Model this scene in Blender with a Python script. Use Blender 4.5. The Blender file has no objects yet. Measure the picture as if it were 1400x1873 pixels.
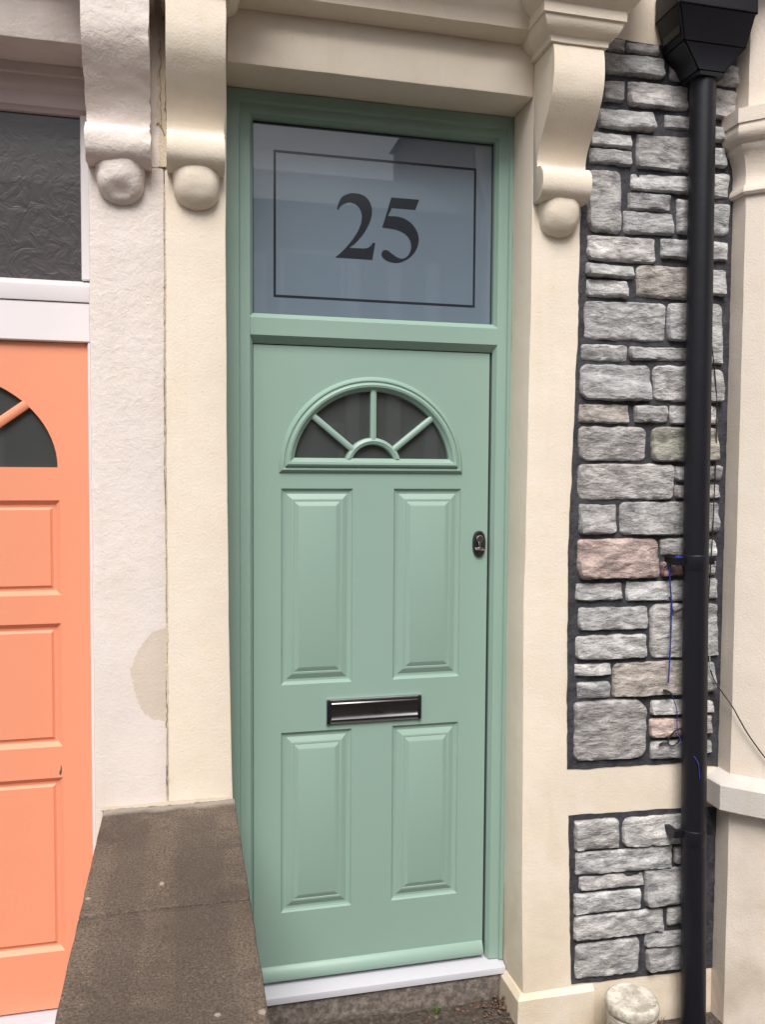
import bpy, bmesh, math, random
from mathutils import Vector, noise
R = math.radians
sc = bpy.context.scene
C = sc.collection
random.seed(7)

# ---------------------------------------------------------------- camera
cd = bpy.data.cameras.new('camera'); cam = bpy.data.objects.new('camera', cd); C.objects.link(cam)
cam.location = (-0.2185, -2.7305, 1.6891)
_yaw, _pitch, _roll = 0.2325, -0.049, 0.0066
_f = Vector((math.sin(_yaw)*math.cos(_pitch), math.cos(_yaw)*math.cos(_pitch), math.sin(_pitch)))
_r = Vector((math.cos(_yaw), -math.sin(_yaw), 0)); _u = _r.cross(_f)
_r2 = _r*math.cos(_roll) + _u*math.sin(_roll); _u2 = _u*math.cos(_roll) - _r*math.sin(_roll)
from mathutils import Matrix
cam.rotation_euler = Matrix((_r2, _u2, -_f)).transposed().to_euler()
cd.sensor_fit = 'VERTICAL'; cd.sensor_height = 36.0; cd.lens = 36*1547.17/1873
cd.clip_start = 0.05; cd.clip_end = 300
sc.camera = cam

# ---------------------------------------------------------------- sky and sun
SUN_EL, SUN_AZ = R(53), R(194)      # azimuth measured from +Y clockwise: the sun stands behind the camera
w = bpy.data.worlds.new('World'); sc.world = w; w.use_nodes = True
nt = w.node_tree; nt.nodes.clear()
sky = nt.nodes.new('ShaderNodeTexSky'); sky.sky_type = 'NISHITA'; sky.sun_disc = False
sky.sun_elevation = SUN_EL; sky.sun_rotation = SUN_AZ; sky.dust_density = 3.0; sky.air_density = 1.0
hs = nt.nodes.new('ShaderNodeHueSaturation'); hs.inputs['Saturation'].default_value = 0.22
bg = nt.nodes.new('ShaderNodeBackground'); bg.inputs['Strength'].default_value = 0.068
wo = nt.nodes.new('ShaderNodeOutputWorld')
nt.links.new(sky.outputs[0], hs.inputs['Color']); nt.links.new(hs.outputs[0], bg.inputs[0]); nt.links.new(bg.outputs[0], wo.inputs[0])
sl = bpy.data.lights.new('sun', 'SUN'); sl.energy = 1.5; sl.angle = R(30); sl.color = (1, .955, .90)
so = bpy.data.objects.new('sun', sl); C.objects.link(so)
_d = Vector((math.sin(SUN_AZ)*math.cos(SUN_EL), math.cos(SUN_AZ)*math.cos(SUN_EL), math.sin(SUN_EL)))
so.rotation_euler = _d.to_track_quat('Z', 'Y').to_euler(); so.location = (0, -5, 9)
sc.view_settings.view_transform = 'Standard'; sc.view_settings.look = 'None'
sc.view_settings.exposure = 1.27; sc.view_settings.gamma = 1

# ---------------------------------------------------------------- materials
def newmat(name):
    m = bpy.data.materials.new(name); m.use_nodes = True
    b = m.node_tree.nodes['Principled BSDF']; return m, m.node_tree, b
def N(nt, t, **kw):
    n = nt.nodes.new(t)
    for k, v in kw.items():
        if hasattr(n, k): setattr(n, k, v)
        else: n.inputs[k].default_value = v
    return n
def coords(nt, scale=(1, 1, 1), off=(0, 0, 0)):
    g = nt.nodes.new('ShaderNodeNewGeometry'); mp = nt.nodes.new('ShaderNodeMapping')
    mp.inputs['Scale'].default_value = scale; mp.inputs['Location'].default_value = off
    nt.links.new(g.outputs['Position'], mp.inputs['Vector']); return mp.outputs[0]
def noi(nt, vec, scale, detail=4, rough=.55, dist=0):
    n = N(nt, 'ShaderNodeTexNoise'); n.inputs['Scale'].default_value = scale; n.inputs['Detail'].default_value = detail
    n.inputs['Roughness'].default_value = rough; n.inputs['Distortion'].default_value = dist
    nt.links.new(vec, n.inputs['Vector']); return n.outputs['Fac']
def ramp(nt, fac, a, b, ca=(0, 0, 0, 1), cb=(1, 1, 1, 1)):
    r = nt.nodes.new('ShaderNodeValToRGB'); e = r.color_ramp.elements
    e[0].position = a; e[0].color = ca; e[1].position = b; e[1].color = cb
    nt.links.new(fac, r.inputs[0]); return r.outputs[0]
def mixc(nt, fac, a, b, mode='MIX'):
    m = nt.nodes.new('ShaderNodeMix'); m.data_type = 'RGBA'; m.blend_type = mode
    for s, v in ((m.inputs[0], fac), (m.inputs[6], a), (m.inputs[7], b)):
        if hasattr(v, 'is_linked'): nt.links.new(v, s)
        elif isinstance(v, (int, float)): s.default_value = v
        else: s.default_value = (*v[:3], 1)
    return m.outputs[2]
def math_(nt, op, a, b=None, c=None):
    m = nt.nodes.new('ShaderNodeMath'); m.operation = op
    for i, v in enumerate((a, b, c)):
        if v is None: continue
        if hasattr(v, 'is_linked'): nt.links.new(v, m.inputs[i])
        else: m.inputs[i].default_value = v
    return m.outputs[0]
def bump(nt, b, h, dist, strength=1.0, prev=None):
    bp = nt.nodes.new('ShaderNodeBump'); bp.inputs['Distance'].default_value = dist; bp.inputs['Strength'].default_value = strength
    nt.links.new(h, bp.inputs['Height'])
    if prev is not None: nt.links.new(prev, bp.inputs['Normal'])
    nt.links.new(bp.outputs[0], b.inputs['Normal']); return bp.outputs[0]

def plaster(name, col, coarse=0.0, fine=.0012, dirt=(.45, .33, .17), dirtamt=.5, stain=False):
    m, nt, b = newmat(name); v = coords(nt)
    blot = ramp(nt, noi(nt, v, 2.2, 5, .6), .35, .7)
    c = mixc(nt, blot, [x*.93 for x in col], col)
    c = mixc(nt, ramp(nt, noi(nt, v, 9, 6, .7), .42, .75, (0, 0, 0, 1), (.35, .35, .35, 1)), c, (col[0]*.90, col[1]*.84, col[2]*.72))
    # damp yellow staining rising from the foot of the wall
    sx = N(nt, 'ShaderNodeSeparateXYZ'); nt.links.new(v, sx.inputs[0])
    low = nt.nodes.new('ShaderNodeMapRange'); low.inputs[1].default_value = 1.15; low.inputs[2].default_value = -.15
    nt.links.new(sx.outputs[2], low.inputs[0])
    dm = math_(nt, 'MULTIPLY', low.outputs[0], ramp(nt, noi(nt, v, 3.5, 6, .65, .6), .40, .72))
    dm = math_(nt, 'MULTIPLY', dm, dirtamt); c = mixc(nt, dm, c, dirt)
    # vertical run marks
    vs = coords(nt, (14, 14, .7)); st = ramp(nt, noi(nt, vs, 1.0, 3, .5), .54, .8, (0, 0, 0, 1), (.32, .32, .32, 1))
    c = mixc(nt, st, c, (col[0]*.8, col[1]*.74, col[2]*.64))
    spk = ramp(nt, noi(nt, v, 55, 2, .5), .74, .80, (0, 0, 0, 1), (.35, .35, .35, 1)); c = mixc(nt, spk, c, (.42, .36, .28))
    if stain:   # bare patch where pink paint was not taken up to the joint
        dx = math_(nt, 'MULTIPLY', math_(nt, 'ADD', sx.outputs[0], .262), 1/.108)
        dz = math_(nt, 'MULTIPLY', math_(nt, 'ADD', sx.outputs[2], -1.085), 1/.128)
        rr = math_(nt, 'ADD', math_(nt, 'MULTIPLY', dx, dx), math_(nt, 'MULTIPLY', dz, dz))
        rr = math_(nt, 'ADD', rr, math_(nt, 'MULTIPLY', math_(nt, 'ADD', noi(nt, v, 9, 4, .6), -.5), 1.6))
        msk = ramp(nt, rr, .93, .99, (1, 1, 1, 1), (0, 0, 0, 1)); c = mixc(nt, msk, c, (.63, .54, .455))
    nt.links.new(c, b.inputs['Base Color']); b.inputs['Roughness'].default_value = .82
    b.inputs['Specular IOR Level'].default_value = .3
    p = bump(nt, b, noi(nt, v, 160, 4, .6), fine)
    p = bump(nt, b, noi(nt, v, 5, 3, .5), .006, .6, p)
    if coarse:
        hi = nt.nodes.new('ShaderNodeMapRange'); hi.inputs[1].default_value = 1.0; hi.inputs[2].default_value = 2.1
        hi.inputs[3].default_value = .25; nt.links.new(sx.outputs[2], hi.inputs[0])
        h = math_(nt, 'MULTIPLY', ramp(nt, noi(nt, v, 34, 5, .62, .4), .38, .75), hi.outputs[0])
        p = bump(nt, b, h, coarse, 1.0, p)
    return m

def paint(name, col, rough=.38, bumpd=.0003, var=.05, scale=240, spec=.5):
    m, nt, b = newmat(name); v = coords(nt)
    c = mixc(nt, noi(nt, v, 1.7, 4, .6), [x*(1-var) for x in col], [min(1, x*(1+var)) for x in col])
    c = mixc(nt, ramp(nt, noi(nt, v, 28, 5, .7), .60, .82, (0, 0, 0, 1), (.12, .12, .12, 1)), c, [x*.7 for x in col])
    nt.links.new(c, b.inputs['Base Color'])
    rr = nt.nodes.new('ShaderNodeMapRange'); rr.inputs[3].default_value = rough*.85; rr.inputs[4].default_value = rough*1.2
    nt.links.new(noi(nt, v, 6, 4), rr.inputs[0]); nt.links.new(rr.outputs[0], b.inputs['Roughness'])
    b.inputs['Specular IOR Level'].default_value = spec
    if bumpd: bump(nt, b, noi(nt, v, scale, 3, .6), bumpd)
    return m

M = {}
M['cream'] = plaster('cream_masonry_paint', (.80, .71, .60))
M['pinkcream'] = plaster('pinkish_masonry_paint', (.77, .69, .65), coarse=.0014, stain=True, dirtamt=.25, fine=.0011)
M['bay'] = plaster('bay_masonry_paint', (.80, .71, .625), coarse=.0, dirt=(.36, .29, .20), dirtamt=.6, fine=.0013)
M['sill'] = plaster('pale_sill_paint', (.62, .58, .55), dirtamt=.3)
M['fillet'] = plaster('worn_mortar_fillet', (.46, .40, .33), fine=.003)
M['seam'] = plaster('old_filler', (.66, .57, .45), fine=.003)
M['crack'] = paint('crack_grime', (.30, .23, .16), .9)
M['green'] = paint('sage_green_paint', (.252, .368, .314), .42, .00012)
M['orange'] = paint('coral_orange_paint', (.78, .300, .178), .5, .0004, .06, 90, .35)
M['white'] = paint('white_gloss_paint', (.76, .72, .74), .4, .0002)
M['oldwhite'] = paint('aged_pink_white_paint', (.62, .52, .50), .55, .0006)
M['black'] = paint('black_cast_paint', (.0075, .0075, .012), .42, .0005, .1, 60, .35)
M['gap'] = paint('gap_shade_black', (.01, .012, .011), .8, 0)  # near-black colour standing in for the shade inside narrow gaps
M['gasket'] = paint('black_gasket', (.015, .015, .018), .5, 0)
M['etch'] = paint('clear_etched_glass', (.022, .026, .034), .12, 0)
M['chip'] = paint('bare_weathered_wood', (.10, .08, .065), .8)
M['alu'] = paint('pale_aluminium_sill', (.50, .50, .545), .38, .0004, .05, 120)
M['bluecord'] = paint('blue_string', (.015, .028, .22), .7)
M['wire'] = paint('black_cable_sheath', (.02, .018, .018), .5)
M['whitewire'] = paint('frayed_pale_cable', (.5, .48, .45), .6)

def glassmat(name, col, rough, coat=1.0, bumpd=0, bs=30, film=False):
    m, nt, b = newmat(name); v = coords(nt)
    c = mixc(nt, noi(nt, v, 3.0, 3), [x*.93 for x in col], [x*1.07 for x in col])
    nt.links.new(c, b.inputs['Base Color']); b.inputs['Roughness'].default_value = rough
    b.inputs['Coat Weight'].default_value = coat; b.inputs['Coat Roughness'].default_value = .015; b.inputs['Coat IOR'].default_value = 1.7
    if bumpd:
        n = noi(nt, v, bs, 3, .55, 1.6); bump(nt, b, n, bumpd)
    return m
M['frost'] = glassmat('frosted_blue_glass', (.120, .166, .215), .45)
M['darkglass'] = glassmat('dark_door_glass', (.048, .055, .054), .25, 1.0, .0012, 7)
M['hammered'] = glassmat('hammered_dark_glass', (.046, .040, .042), .45, .3, .003, 17)
def metal(name, col, rough, mixn=.3):
    m, nt, b = newmat(name); v = coords(nt)
    b.inputs['Base Color'].default_value = (*col, 1); b.inputs['Metallic'].default_value = 1
    rr = nt.nodes.new('ShaderNodeMapRange'); rr.inputs[3].default_value = rough*.6; rr.inputs[4].default_value = rough*1.6
    nt.links.new(noi(nt, v, 18, 5, .65), rr.inputs[0]); nt.links.new(rr.outputs[0], b.inputs['Roughness'])
    return m
M['chrome'] = metal('polished_chrome', (.55, .54, .55), .18)
M['darkchrome'] = metal('dark_chrome', (.13, .127, .13), .30)

def slabmat():
    m, nt, b = newmat('weathered_coping_concrete'); v = coords(nt)
    base = mixc(nt, ramp(nt, noi(nt, v, 3.0, 5, .6), .35, .7), (.15, .11, .082), (.245, .19, .145))
    fine = ramp(nt, noi(nt, v, 170, 3, .8), .36, .60); c = mixc(nt, fine, (.060, .043, .032), base)
    c = mixc(nt, ramp(nt, noi(nt, v, 210, 2, .6), .63, .72, (0, 0, 0, 1), (.75, .75, .75, 1)), c, (.36, .29, .215))
    c = mixc(nt, ramp(nt, noi(nt, v, 60, 2, .6), .62, .72, (0, 0, 0, 1), (.4, .4, .4, 1)), c, (.04, .028, .02))
    # two darker worn bands running along the coping
    sx = N(nt, 'ShaderNodeSeparateXYZ'); nt.links.new(v, sx.inputs[0])
    wob = math_(nt, 'MULTIPLY', math_(nt, 'ADD', noi(nt, v, 9, 4, .6), -.5), .07)
    xx = math_(nt, 'ADD', sx.outputs[0], wob)
    bands = None
    for cx, hw in ((-.352, .032), (-.182, .050)):
        d = math_(nt, 'ABSOLUTE', math_(nt, 'ADD', xx, -cx))
        mk = ramp(nt, d, hw, hw+.02, (.34, .34, .34, 1), (0, 0, 0, 1))
        bands = mk if bands is None else math_(nt, 'MAXIMUM', bands, mk)
    yl = ramp(nt, math_(nt, 'MULTIPLY', sx.outputs[1], -1), .285, .315)
    bands = math_(nt, 'MULTIPLY', bands, yl); bands = math_(nt, 'MAXIMUM', bands, math_(nt, 'MULTIPLY', ramp(nt, noi(nt, v, 5.5, 6, .65, .8), .50, .68), .6))
    c = mixc(nt, bands, c, (.052, .036, .030))
    # plaster smear against the wall
    sm = ramp(nt, math_(nt, 'ADD', math_(nt, 'ADD', sx.outputs[1], .235), math_(nt, 'MULTIPLY', noi(nt, v, 22, 4), .05)), .012, .04)
    c = mixc(nt, math_(nt, 'MULTIPLY', sm, .55), c, (.50, .45, .39))
    # lime and paint splashes
    vo = N(nt, 'ShaderNodeTexVoronoi'); vo.inputs['Scale'].default_value = 7.0
    vd = coords(nt, (1, .8, 1)); nt.links.new(vd, vo.inputs['Vector'])
    sp = ramp(nt, math_(nt, 'ADD', vo.outputs['Distance'], math_(nt, 'MULTIPLY', noi(nt, v, 50), .12)), .10, .115, (1, 1, 1, 1), (0, 0, 0, 1))
    c = mixc(nt, math_(nt, 'MULTIPLY', sp, .8), c, (.45, .38, .31))
    nt.links.new(c, b.inputs['Base Color']); b.inputs['Roughness'].default_value = .88
    p = bump(nt, b, fine, .0016); bump(nt, b, noi(nt, v, 14, 4), .006, .6, p)
    return m
M['slab'] = slabmat()
def stonemat():
    m, nt, b = newmat('painted_grey_stone'); v = coords(nt)
    at = nt.nodes.new('ShaderNodeAttribute'); at.attribute_name = 'tint'
    v2 = coords(nt, (1, 1, 2.6))
    n1 = noi(nt, v2, 16, 6, .68, .5)
    c = mixc(nt, ramp(nt, n1, .34, .68), (.30, .30, .31), (.98, .97, .96))
    c = mixc(nt, 1.0, c, at.outputs['Color'], 'MULTIPLY')
    c = mixc(nt, ramp(nt, noi(nt, v, 95, 4, .7), .56, .74, (0, 0, 0, 1), (.55, .55, .55, 1)), c, (.085, .083, .085))
    c = mixc(nt, ramp(nt, noi(nt, v2, 38, 5, .7), .60, .72, (0, 0, 0, 1), (.7, .7, .7, 1)), c, (.62, .60, .59))
    # dark paint caught round the arrises
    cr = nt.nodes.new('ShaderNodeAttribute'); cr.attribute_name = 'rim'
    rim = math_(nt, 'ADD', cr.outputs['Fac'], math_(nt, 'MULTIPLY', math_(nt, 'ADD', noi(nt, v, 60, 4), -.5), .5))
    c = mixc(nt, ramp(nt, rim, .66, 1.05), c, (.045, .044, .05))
    nt.links.new(c, b.inputs['Base Color']); b.inputs['Roughness'].default_value = .8
    p = bump(nt, b, noi(nt, v2, 26, 5, .62, .3), .010); bump(nt, b, noi(nt, v, 170, 4, .7), .0028, 1, p)
    return m
M['stone'] = stonemat()
def mortarmat():
    m, nt, b = newmat('black_painted_mortar'); v = coords(nt)
    c = mixc(nt, ramp(nt, noi(nt, v, 24, 5, .65), .35, .7), (.020, .020, .026), (.058, .058, .068))
    c = mixc(nt, ramp(nt, noi(nt, v, 70, 5, .7), .60, .78, (0, 0, 0, 1), (.5, .5, .5, 1)), c, (.16, .16, .17))
    nt.links.new(c, b.inputs['Base Color']); b.inputs['Roughness'].default_value = .75
    p = bump(nt, b, noi(nt, v, 45, 5, .65), .006); bump(nt, b, noi(nt, v, 220, 3), .001, 1, p); return m
M['mortar'] = mortarmat()
def groundmat(name, a, bcol, sc_=60, bd=.01):
    m, nt, b = newmat(name); v = coords(nt)
    c = mixc(nt, ramp(nt, noi(nt, v, 2.5, 6, .65), .35, .7), a, bcol)
    c = mixc(nt, ramp(nt, noi(nt, v, sc_, 4, .75), .42, .68), [x*.45 for x in a], c)
    nt.links.new(c, b.inputs['Base Color']); b.inputs['Roughness'].default_value = .92
    p = bump(nt, b, noi(nt, v, sc_, 5, .7), bd); bump(nt, b, noi(nt, v, sc_/5, 4), bd*1.5, .6, p); return m
M['ground'] = groundmat('gravelly_concrete_yard', (.10, .075, .058), (.17, .14, .115))
M['paving'] = groundmat('dark_paving', (.085, .08, .075), (.13, .12, .11), 40, .004)
M['step'] = groundmat('worn_step_concrete', (.235, .195, .17), (.33, .285, .25), 40, .003)
M['road'] = groundmat('asphalt', (.045, .045, .047), (.065, .063, .062), 90, .004)
M['rubble'] = groundmat('brick_and_stone_crumbs', (.20, .12, .085), (.30, .22, .16), 50, .006)
def tubmat():
    m, nt, b = newmat('dirty_white_plastic'); v = coords(nt)
    c = mixc(nt, ramp(nt, noi(nt, v, 20, 6, .7), .45, .62), (.66, .62, .54), (.36, .33, .27))
    c = mixc(nt, ramp(nt, noi(nt, v, 42, 5, .75, 1.0), .60, .66), c, (.16, .13, .09))
    nt.links.new(c, b.inputs['Base Color']); b.inputs['Roughness'].default_value = .55
    bump(nt, b, noi(nt, v, 40, 4), .0006); return m
M['tub'] = tubmat()
def brick():
    m, nt, b = newmat('far_brick'); v = coords(nt, (1, 1, 1))
    sw = N(nt, 'ShaderNodeSeparateXYZ'); nt.links.new(v, sw.inputs[0]); cb = N(nt, 'ShaderNodeCombineXYZ')
    nt.links.new(sw.outputs[0], cb.inputs[0]); nt.links.new(sw.outputs[2], cb.inputs[1])
    bt = N(nt, 'ShaderNodeTexBrick'); bt.inputs['Scale'].default_value = 4.4; nt.links.new(cb.outputs[0], bt.inputs['Vector'])
    bt.inputs['Color1'].default_value = (.20, .10, .07, 1); bt.inputs['Color2'].default_value = (.27, .15, .10, 1); bt.inputs['Mortar'].default_value = (.3, .27, .23, 1)
    nt.links.new(bt.outputs[0], b.inputs['Base Color']); b.inputs['Roughness'].default_value = .85; return m
M['brick'] = brick()
M['slate'] = paint('roof_slate', (.075, .08, .09), .6, .002)
M['leafgreen'] = paint('weed_leaf', (.09, .14, .04), .6)
M['deadleaf'] = paint('dead_leaf', (.12, .085, .05), .7)

# ---------------------------------------------------------------- helpers
def obj(name, bm, mat, parent=None, smooth=None, label=None):
    me = bpy.data.meshes.new(name)
    bmesh.ops.recalc_face_normals(bm, faces=bm.faces[:])
    if parent is not None:
        bmesh.ops.translate(bm, verts=bm.verts[:], vec=-world_loc(parent))
    bm.to_mesh(me); bm.free()
    me.materials.append(M[mat] if isinstance(mat, str) else mat)
    o = bpy.data.objects.new(name, me); C.objects.link(o)
    if parent is not None: o.parent = parent
    if smooth is not None:
        me.polygons.foreach_set('use_smooth', [True]*len(me.polygons)); me.set_sharp_from_angle(angle=R(smooth))
    if label: o['label'] = label
    return o
def world_loc(p):
    v = Vector((0, 0, 0))
    while p is not None: v += p.location; p = p.parent
    return v
def thing(name, label, cat, loc=(0, 0, 0), group=None):
    o = bpy.data.objects.new(name, None); C.objects.link(o); o.location = loc; o.empty_display_size = .1
    o['label'] = label; o['category'] = cat
    if group: o['group'] = group
    return o
def tag(o, label=None, cat=None, group=None, kind=None):
    if label: o['label'] = label
    if cat: o['category'] = cat
    if group: o['group'] = group
    if kind: o['kind'] = kind
    return o
def B(): return bmesh.new()
def box(bm, x0, x1, y0, y1, z0, z1, bev=0, seg=1, sub=0, jit=0, jsc=12):
    vs = [bm.verts.new((x, y, z)) for z in (z0, z1) for y in (y0, y1) for x in (x0, x1)]
    fs = [bm.faces.new([vs[i] for i in q]) for q in ((0,1,5,4),(1,3,7,5),(3,2,6,7),(2,0,4,6),(4,5,7,6),(1,0,2,3))]
    geom = list(vs)
    if bev:
        es = list({e for f in fs for e in f.edges})
        r = bmesh.ops.bevel(bm, geom=es, offset=bev, segments=seg, affect='EDGES', profile=.5)
        geom = list({v for f in r['faces'] for v in f.verts} | {v for v in vs if v.is_valid})
    return geom
def grid_slice(bm, axis, positions):
    for p in positions:
        no = Vector((0, 0, 0)); no[axis] = 1; co = Vector((0, 0, 0)); co[axis] = p
        bmesh.ops.bisect_plane(bm, geom=bm.verts[:]+bm.edges[:]+bm.faces[:], plane_co=co, plane_no=no)
def frange(a, b, s):
    n = max(1, int((b-a)/s)); return [a+(b-a)*i/n for i in range(1, n)]
def jitter(bm, amp, scale, cond=None, axes=(1, 1, 1)):
    for v in bm.verts:
        if cond and not cond(v.co): continue
        n = noise.noise_vector(v.co*scale) + .5*noise.noise_vector(v.co*scale*2.7)
        v.co += Vector((n.x*axes[0], n.y*axes[1], n.z*axes[2]))*amp
def prism(bm, poly, x0, x1, axis='x', bev=0, nseg=1):
    """poly: list of (a,b); axis x: (y,z) extruded along X; axis y: (x,z) along Y; axis z: (x,y) along Z"""
    def P(t, a, b): return {'x': (t, a, b), 'y': (a, t, b), 'z': (a, b, t)}[axis]
    rings = [[bm.verts.new(P(x0+(x1-x0)*k/nseg, a, b)) for a, b in poly] for k in range(nseg+1)]
    n = len(poly)
    f0 = bm.faces.new(rings[0]); f1 = bm.faces.new(rings[-1][::-1])
    for k in range(nseg):
        for i in range(n): bm.faces.new((rings[k][i], rings[k][(i+1) % n], rings[k+1][(i+1) % n], rings[k+1][i]))
    if bev:
        es = list(set(f0.edges[:]+f1.edges[:])); bmesh.ops.bevel(bm, geom=es, offset=bev, segments=2, affect='EDGES', profile=.5)
def smoothpts(pts, n=4, closed=False):
    """Catmull-Rom through (a,b[,corner]) points"""
    out = []; L = len(pts)
    for i in range(L if closed else L-1):
        p1, p2 = pts[i], pts[(i+1) % L]
        p0 = pts[i-1] if (closed or i > 0) else p1
        p3 = pts[(i+2) % L] if (closed or i+2 < L) else p2
        if len(p1) > 2 and p1[2]: p0 = p1
        if len(p2) > 2 and p2[2]: p3 = p2
        for k in range(n):
            t = k/n
            out.append(tuple(.5*((2*p1[j])+(-p0[j]+p2[j])*t+(2*p0[j]-5*p1[j]+4*p2[j]-p3[j])*t*t+(-p0[j]+3*p1[j]-3*p2[j]+p3[j])*t**3) for j in (0, 1)))
    if not closed: out.append(tuple(pts[-1][:2]))
    return out
def sweep(bm, path, prof, closed_prof=True, caps=True):
    """path: (x,y) points; profile (offset to the right-hand side of travel, z); mitred corners"""
    rings = []; n = len(path)
    for i, p in enumerate(path):
        p = Vector(p)
        d0 = (p-Vector(path[i-1])).normalized() if i > 0 else None
        d1 = (Vector(path[i+1])-p).normalized() if i < n-1 else None
        d0 = d0 or d1; d1 = d1 or d0
        n0 = Vector((d0.y, -d0.x)); n1 = Vector((d1.y, -d1.x)); m = (n0+n1).normalized(); m /= max(.3, m.dot(n0))
        rings.append([bm.verts.new((p.x+m.x*o, p.y+m.y*o, z)) for o, z in prof])
    k = len(prof)
    for a, b in zip(rings, rings[1:]):
        for i in range(k if closed_prof else k-1):
            bm.faces.new((a[i], a[(i+1) % k], b[(i+1) % k], b[i]))
    if caps and closed_prof: bm.faces.new(rings[0]); bm.faces.new(rings[-1][::-1])
def loops(bm, rect, prof, cap=True):
    """mitred rectangular moulding on a plane facing -Y: prof = (inset, y)"""
    x0, x1, z0, z1 = rect; rs = []
    for d, y in prof:
        rs.append([bm.verts.new(c) for c in ((x0+d, y, z0+d), (x1-d, y, z0+d), (x1-d, y, z1-d), (x0+d, y, z1-d))])
    for a, b in zip(rs, rs[1:]):
        for i in range(4): bm.faces.new((a[i], a[(i+1) % 4], b[(i+1) % 4], b[i]))
    if cap: bm.faces.new(rs[-1])
def quadgrid(bm, xs, zs, y, skip):
    V = {}
    def g(i, j):
        if (i, j) not in V: V[i, j] = bm.verts.new((xs[i], y, zs[j]))
        return V[i, j]
    for i in range(len(xs)-1):
        for j in range(len(zs)-1):
            if (i, j) in skip: continue
            bm.faces.new((g(i, j), g(i+1, j), g(i+1, j+1), g(i, j+1)))
def tube(bm, pts, r, seg=8, caps=True):
    pts = [Vector(p) for p in pts]; rings = []; up = Vector((.13, -.9, .2))
    for i, p in enumerate(pts):
        d = (pts[min(i+1, len(pts)-1)]-pts[max(i-1, 0)]).normalized()
        a = d.cross(up).normalized(); b = d.cross(a).normalized()
        rr = r[i] if isinstance(r, (list, tuple)) else r
        rings.append([bm.verts.new(p+(a*math.cos(t)+b*math.sin(t))*rr) for t in (2*math.pi*k/seg for k in range(seg))])
    for a, b in zip(rings, rings[1:]):
        for k in range(seg): bm.faces.new((a[k], a[(k+1) % seg], b[(k+1) % seg], b[k]))
    if caps: bm.faces.new(rings[0]); bm.faces.new(rings[-1][::-1])
def lathe(bm, prof, cx, cy, seg=40):
    rings = [[bm.verts.new((cx+r*math.cos(2*math.pi*k/seg), cy+r*math.sin(2*math.pi*k/seg), z)) for k in range(seg)] for r, z in prof]
    for a, b in zip(rings, rings[1:]):
        for k in range(seg): bm.faces.new((a[k], a[(k+1) % seg], b[(k+1) % seg], b[k]))
    bm.faces.new(rings[0]); bm.faces.new(rings[-1][::-1])
def archpts(cx, cz, rx, rz, zb, n=36):
    """arc from the right foot over the top to the left foot, feet on z = zb"""
    t0 = math.asin(max(-1, min(1, (zb-cz)/rz)))
    return [(cx+rx*math.cos(t), cz+rz*math.sin(t)) for t in (t0+(math.pi-2*t0)*k/n for k in range(n+1))]

# ================================================================ setting: ground, pavement, road
WF = -.19                       # plane of the painted masonry face
GZ = -.14
bm = B(); xs = [-60, -8, -2]+[-2+.06*i for i in range(1, 80)]+[2.9, 8, 60]
ys = [-60, -20, -1.75]+[-1.75+.06*i for i in range(1, 33)]+[.4, 12]
vv = [[bm.verts.new((x, y, GZ + (.012*noise.noise(Vector((x*9, y*9, 0)))+.006*noise.noise(Vector((x*31, y*31, 2))) -.065*min(1, max(0, (x-.86)/.2)) if -1.7 < y < .3 and -2 < x < 2.8 else -.02 if y < -1.8 else 0))) for x in xs] for y in ys]
for j in range(len(ys)-1):
    for i in range(len(xs)-1): bm.faces.new((vv[j][i], vv[j][i+1], vv[j+1][i+1], vv[j+1][i]))
tag(obj('ground', bm, 'ground', smooth=60), kind='structure')
bm = B(); box(bm, -30, 30, -3.6, -1.78, GZ-.14, GZ+.004, .01); tag(obj('pavement', bm, 'paving'), kind='structure')
bm = B(); box(bm, -30, 30, -3.75, -3.603, GZ-.14, GZ+.008, .015); tag(obj('kerb', bm, 'paving'), kind='structure')
bm = B(); box(bm, -30, 30, -8.0, -3.76, GZ-.14, GZ-.012); tag(obj('road', bm, 'road'), kind='structure')

# ================================================================ house with the green door
def wallblock(bm, x0, x1, y0, y1, z0, z1, step=.07, jit=.0018, slicex=True):
    box(bm, x0, x1, y0, y1, z0, z1, .005, 2)
    grid_slice(bm, 2, frange(max(z0, -.25), min(z1, 3.3), step))
    if slicex: grid_slice(bm, 0, frange(x0, x1, step))
    jitter(bm, jit, 6)
def bend(bm, table, x_side, cond):
    for v in bm.verts:
        if cond(v.co):
            z = v.co.z
            for (z0, d0), (z1, d1) in zip(table, table[1:]):
                if z0 <= z <= z1: v.co.x += d0+(d1-d0)*(z-z0)/(z1-z0)
LB = [(-1, .018), (.5, .018), (.72, .013), (.95, .008), (1.25, .003), (2.0, -.002), (2.6, -.002), (2.87, 0)]
RB = [(-1, .010), (-.05, .009), (.3, 0), (1.25, -.008), (1.9, -.002), (2.3, 0), (3, 0)]
house = thing('house', 'cream painted house front around the sage green door, with grey stone panels beside it', 'house', (.4, 0, GZ))
bm = B(); box(bm, -.266, 3.3, .065, .4, GZ-.1, 5.2); obj('wall', bm, 'cream', house)
bm = B(); wallblock(bm, -.266, -.0888, WF, .06, GZ-.1, 3.3); bend(bm, LB, 0, lambda c: c.x > -.10 and c.y < -.1); obj('pilaster', bm, 'cream', house, 35)
bm = B(); wallblock(bm, .8637, 1.5845, WF, .06, GZ-.1, 3.3); bend(bm, RB, 0, lambda c: c.x < .88 and c.y < -.1); obj('pilaster', bm, 'cream', house, 35)
bm = B(); wallblock(bm, -.0885, .8634, WF+.002, .06, 2.866, 3.298); obj('lintel', bm, 'cream', house, 35)
bm = B(); box(bm, -.266, 1.5845, WF, .06, 3.304, 5.2); obj('upper_wall', bm, 'cream', house)
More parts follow.
